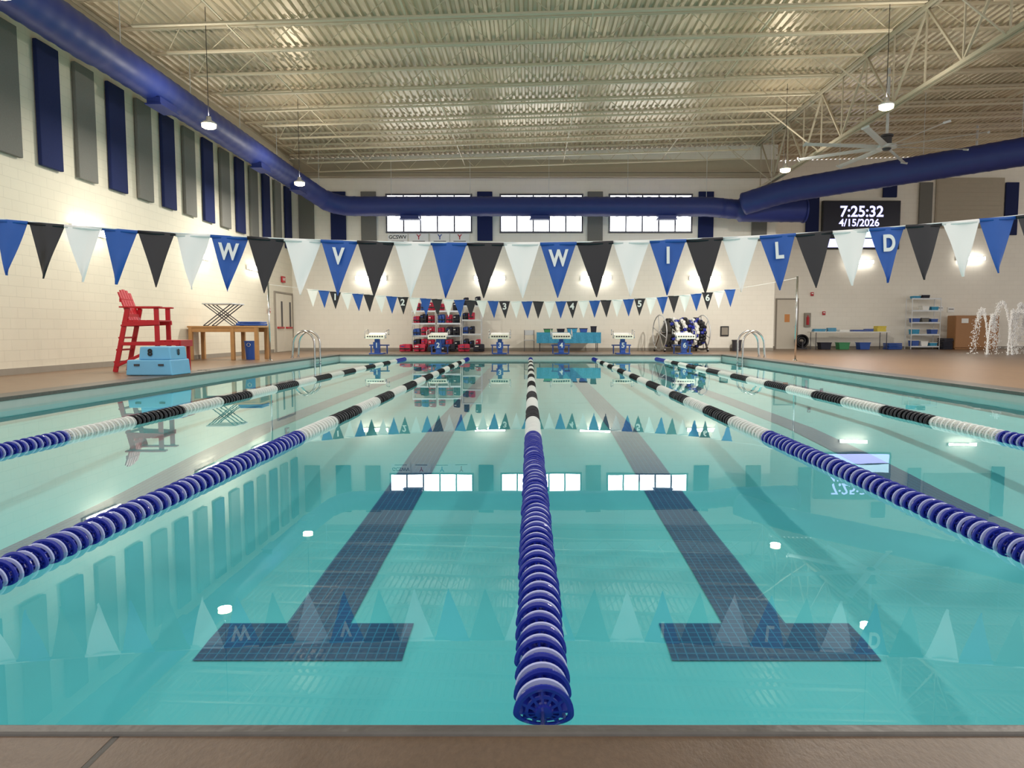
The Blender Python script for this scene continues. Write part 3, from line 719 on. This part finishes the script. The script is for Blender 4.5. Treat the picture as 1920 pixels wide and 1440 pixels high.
# rope reel
t=thing('rope_storage_reel','wheeled storage reel wound with white, blue and black lane ropes','storage reel',(6.0,28.0,DZ),(0,0,.22))
for x in(-.98,.82):
    b=MB(); b.torus((x,0,.74),.69,.022,0,40,8)
    for k in range(3):
        a=math.pi*k/3+.3; b.beam((x,-.68*math.cos(a),.74-.68*math.sin(a)),(x,.68*math.cos(a),.74+.68*math.sin(a)),.025,.025)
    b.obj('reel_wheel','alu',t,smooth=True)
    MB().beam((x,-.5,.08),(x,0,.74),.05,.05).beam((x,.5,.08),(x,0,.74),.05,.05).beam((x,-.55,.1),(x,.55,.1),.05,.05).obj('stand','steel',t)
    for y in(-.5,.5): MB().cyl((x-.02,y,.055),(x+.02,y,.055),.055,16).obj('caster','black',t)
MB().cyl((-1.0,0,.74),(.84,0,.74),.05,12).obj('axle','steel',t)
for k in range(9):
    x=-.62+.165*k; c=['rblack','rwhite','rblack','rwhite','rblack','rblue','rwhite','rblack','rblack'][k]
    b=MB(); R=.50+.05*math.sin(k*2.1)
    for q in range(26):
        a=2*math.pi*q/26
        b.blob((x+.02*math.sin(q*3),R*math.cos(a),.74+R*math.sin(a)),(.14,.13,.13),0 if (q+k)%5 else 1,q,8)
    b.tube([(x-.08,0,.74),(x+.08,0,.74)],R-.02,24)
    b.obj('rope_coil',[c,'rblue' if c!='rblue' else 'rblack'],t,smooth=False)
t=thing('water_jug','dark drink cooler standing on the deck by the wall','cooler',(8.3,28.6,DZ))
MB().cyl((0,0,0),(0,0,.4),.17,20,0,.19).cyl((0,0,.4),(0,0,.45),.2,20).obj('cooler_body','frame',t); MB().cyl((0,-.18,.1),(0,-.24,.1),.02,8).obj('spout','white',t)

# ---------------------------------------------------------------- right side equipment
t=table((13.9,31.1,DZ),3.3,.75,.78,'white','long white folding table with pool toys on it')
items=[(12.6,'teal',.5,.12),(13.15,'teal',.35,.16),(13.65,'white',.4,.08),(14.25,'blue',.5,.1),(14.75,'blue',.35,.14),(15.25,'yellow',.4,.24)]
for x,m,w,h in items:
    t=thing('kickboard_stack','stack of %s foam kickboards on the white table'%m,'kickboards',(x,31.1,DZ+.782),(0,0,random.uniform(-.2,.2)),group='foam kickboard stacks')
    n=max(2,int(h/.04)); 
    for k in range(n):
        MB().prism([(-w/2,.04*k),(w/2,.04*k),(w/2,.04*k+.036),(-w/2,.04*k+.036)],-.18,.15).obj('kickboard',m,t,bevel=.01,loc=(random.uniform(-.02,.02),0,0))
rack((17.35,31.5,DZ),1.25,.5,2.25,5,'alu','grey metal storage rack with bins and pool toys','racks by the splash area')
for k in range(5):
    z=DZ+.12+2.09*k/4+.014
    for q in range(3):
        if (k*3+q)%5==4 : continue
        m=['blue','white','teal','dark','blue','grey'][(k*2+q)%6]; h=random.uniform(.1,.26)
        t=thing('storage_bin','small plastic bin on the grey metal rack','storage bin',(16.95+.4*q,31.45,z),group='bins on the metal rack')
        MB().prism([(-.13,0),(.13,0),(.16,h),(-.16,h)],-.17,.17).obj('bin_body',m,t,bevel=.01); MB().box((0,0,h+.008),(.34,.36,.018)).obj('lid','white',t)
t=thing('storage_cabinet','brown wooden two door cabinet beside the wall','cabinet',(19.5,31.4,DZ))
MB().bb(-.95,.95,-.3,.3,.06,1.48).bb(-.9,.9,-.26,.26,0,.06).obj('body','brown',t,bevel=.01)
for s_ in(-1,1):
    d=MB().box((s_*.47,-.315,.77),(.93,.03,1.36)).obj('door','brown',t,bevel=.003); 
    MB().box((s_*.08,-.335,.8),(.015,.02,.1)).obj('handle','steel',d)
MB().box((-.55,-.335,1.25),(.3,.008,.2)).obj('paper_notice','white',t)
for k,(x,m,w,h) in enumerate(((15.95,'blue',.6,.28),(18.26,'dark',.42,.5))):
    t=thing('foam_mat_pile','pile of %s foam mats on the deck'%m,'foam mats',(x,31.3,DZ))
    for q in range(int(h/.07)): MB().box((random.uniform(-.02,.02),0,.035+.07*q),(w,.5,.06)).obj('mat_layer',m,t,bevel=.015)
t=thing('hose_reel','black hose reel standing at the wall base','hose reel',(12.05,31.6,DZ))
b=MB(); 
for k in range(4): b.torus((0,-.1+.06*k,.36),.26,.035,1,28,8)
b.torus((0,0,.36),.16,.07,1,20,8); b.obj('hose_coil','black',t,smooth=True); MB().bb(-.2,.2,-.15,.2,0,.06).bb(-.03,.03,-.14,.2,.06,.34).obj('stand','frame',t)
t=thing('fire_extinguisher_cabinet','white wall cabinet holding a red fire extinguisher','extinguisher cabinet',(12.4,RW-WO,1.45))
MB().box((0,-.06,0),(.28,.12,.62)).obj('case','base',t,bevel=.01); MB().cyl((0,-.14,-.22),(0,-.14,.12),.06,16).cyl((0,-.14,.12),(0,-.14,.2),.025,10).obj('extinguisher','red',t)
for x,z in ((18.35,1.95),(18.85,1.9)):
    t=thing('safety_notice','white paper notice fixed to the cream wall','notice',(x,RW-WO,z),group='notices by the rack'); MB().box((0,-.01,0),(.3,.02,.22)).obj('notice_face','white',t); MB().box((0,-.022,.03),(.22,.004,.03)).obj('text_bar','frame',t)
# crates under table
for x,m in((12.9,'dark'),(13.7,'green'),(14.6,'blue')):
    t=thing('storage_crate','%s plastic crate on the deck under the white table'%m,'crate',(x,31.2,DZ),group='crates under the white table'); MB().prism([(-.2,0),(.2,0),(.24,.28),(-.24,.28)],-.2,.2).obj('crate_body',m,t,bevel=.01); MB().box((0,0,.29),(.5,.43,.03)).obj('rim',m,t)

# splash fountain
rnd=random.Random(3); b=MB()
t=thing('splash_fountain','arching white water jets rising from the deck','fountain',(16.25,24,DZ))
NJ=8
for a in range(NJ):
    ax=-.85+a*.27; H=1.75-.12*abs(a-3.5)+.12*math.sin(a*2.3); w=(.7 if a%2==0 else -.7)*(.75+.25*math.sin(a*5)); y0=.35*math.sin(a*2)
    for k in range(900):
        u=rnd.random(); sp=.010+.06*u**1.6
        x=ax+w*u+rnd.gauss(0,sp); z=H*4*u*(1-u)*1.0; z=z if u<.5 else max(0,H*(1-((u-.5)/.5)**2))
        y=y0+.3*u+rnd.gauss(0,sp); z=max(.03,z+rnd.gauss(0,sp)); r=rnd.uniform(.008,.020)
        b.add([(x+r,y,z),(x-r,y,z),(x,y+r,z),(x,y-r,z),(x,y,z+r*1.8),(x,y,z-r*1.5)],[(0,2,4),(2,1,4),(1,3,4),(3,0,4),(2,0,5),(1,2,5),(3,1,5),(0,3,5)])
    b.tube([(ax+w*q/10*.6,y0+.02*q,max(0.0,H*4*(q/10*.6)*(1-q/10*.6))) for q in range(11)],.014,6)
b.obj('water_jets','droplet',t,kind='stuff')
for a in range(NJ): MB().cyl((-.85+a*.27,.35*math.sin(a*2),0),(-.85+a*.27,.35*math.sin(a*2),.012),.06,16).obj('nozzle','steel',t)

# ---------------------------------------------------------------- world, camera
w=bpy.data.worlds.new('world'); scene.world=w; w.use_nodes=True
bg=w.node_tree.nodes['Background']; bg.inputs[0].default_value=(1,.98,.95,1); bg.inputs[1].default_value=1.1
cam=bpy.data.cameras.new('camera'); co=bpy.data.objects.new('camera',cam); COL.objects.link(co)
cam.sensor_width=36; cam.lens=1331/1920*36; cam.shift_x=-33/1920
co.location=(-.033,0,EYE); co.rotation_euler=(math.radians(90-4.3),0,0)
cam.clip_start=.05; scene.camera=co
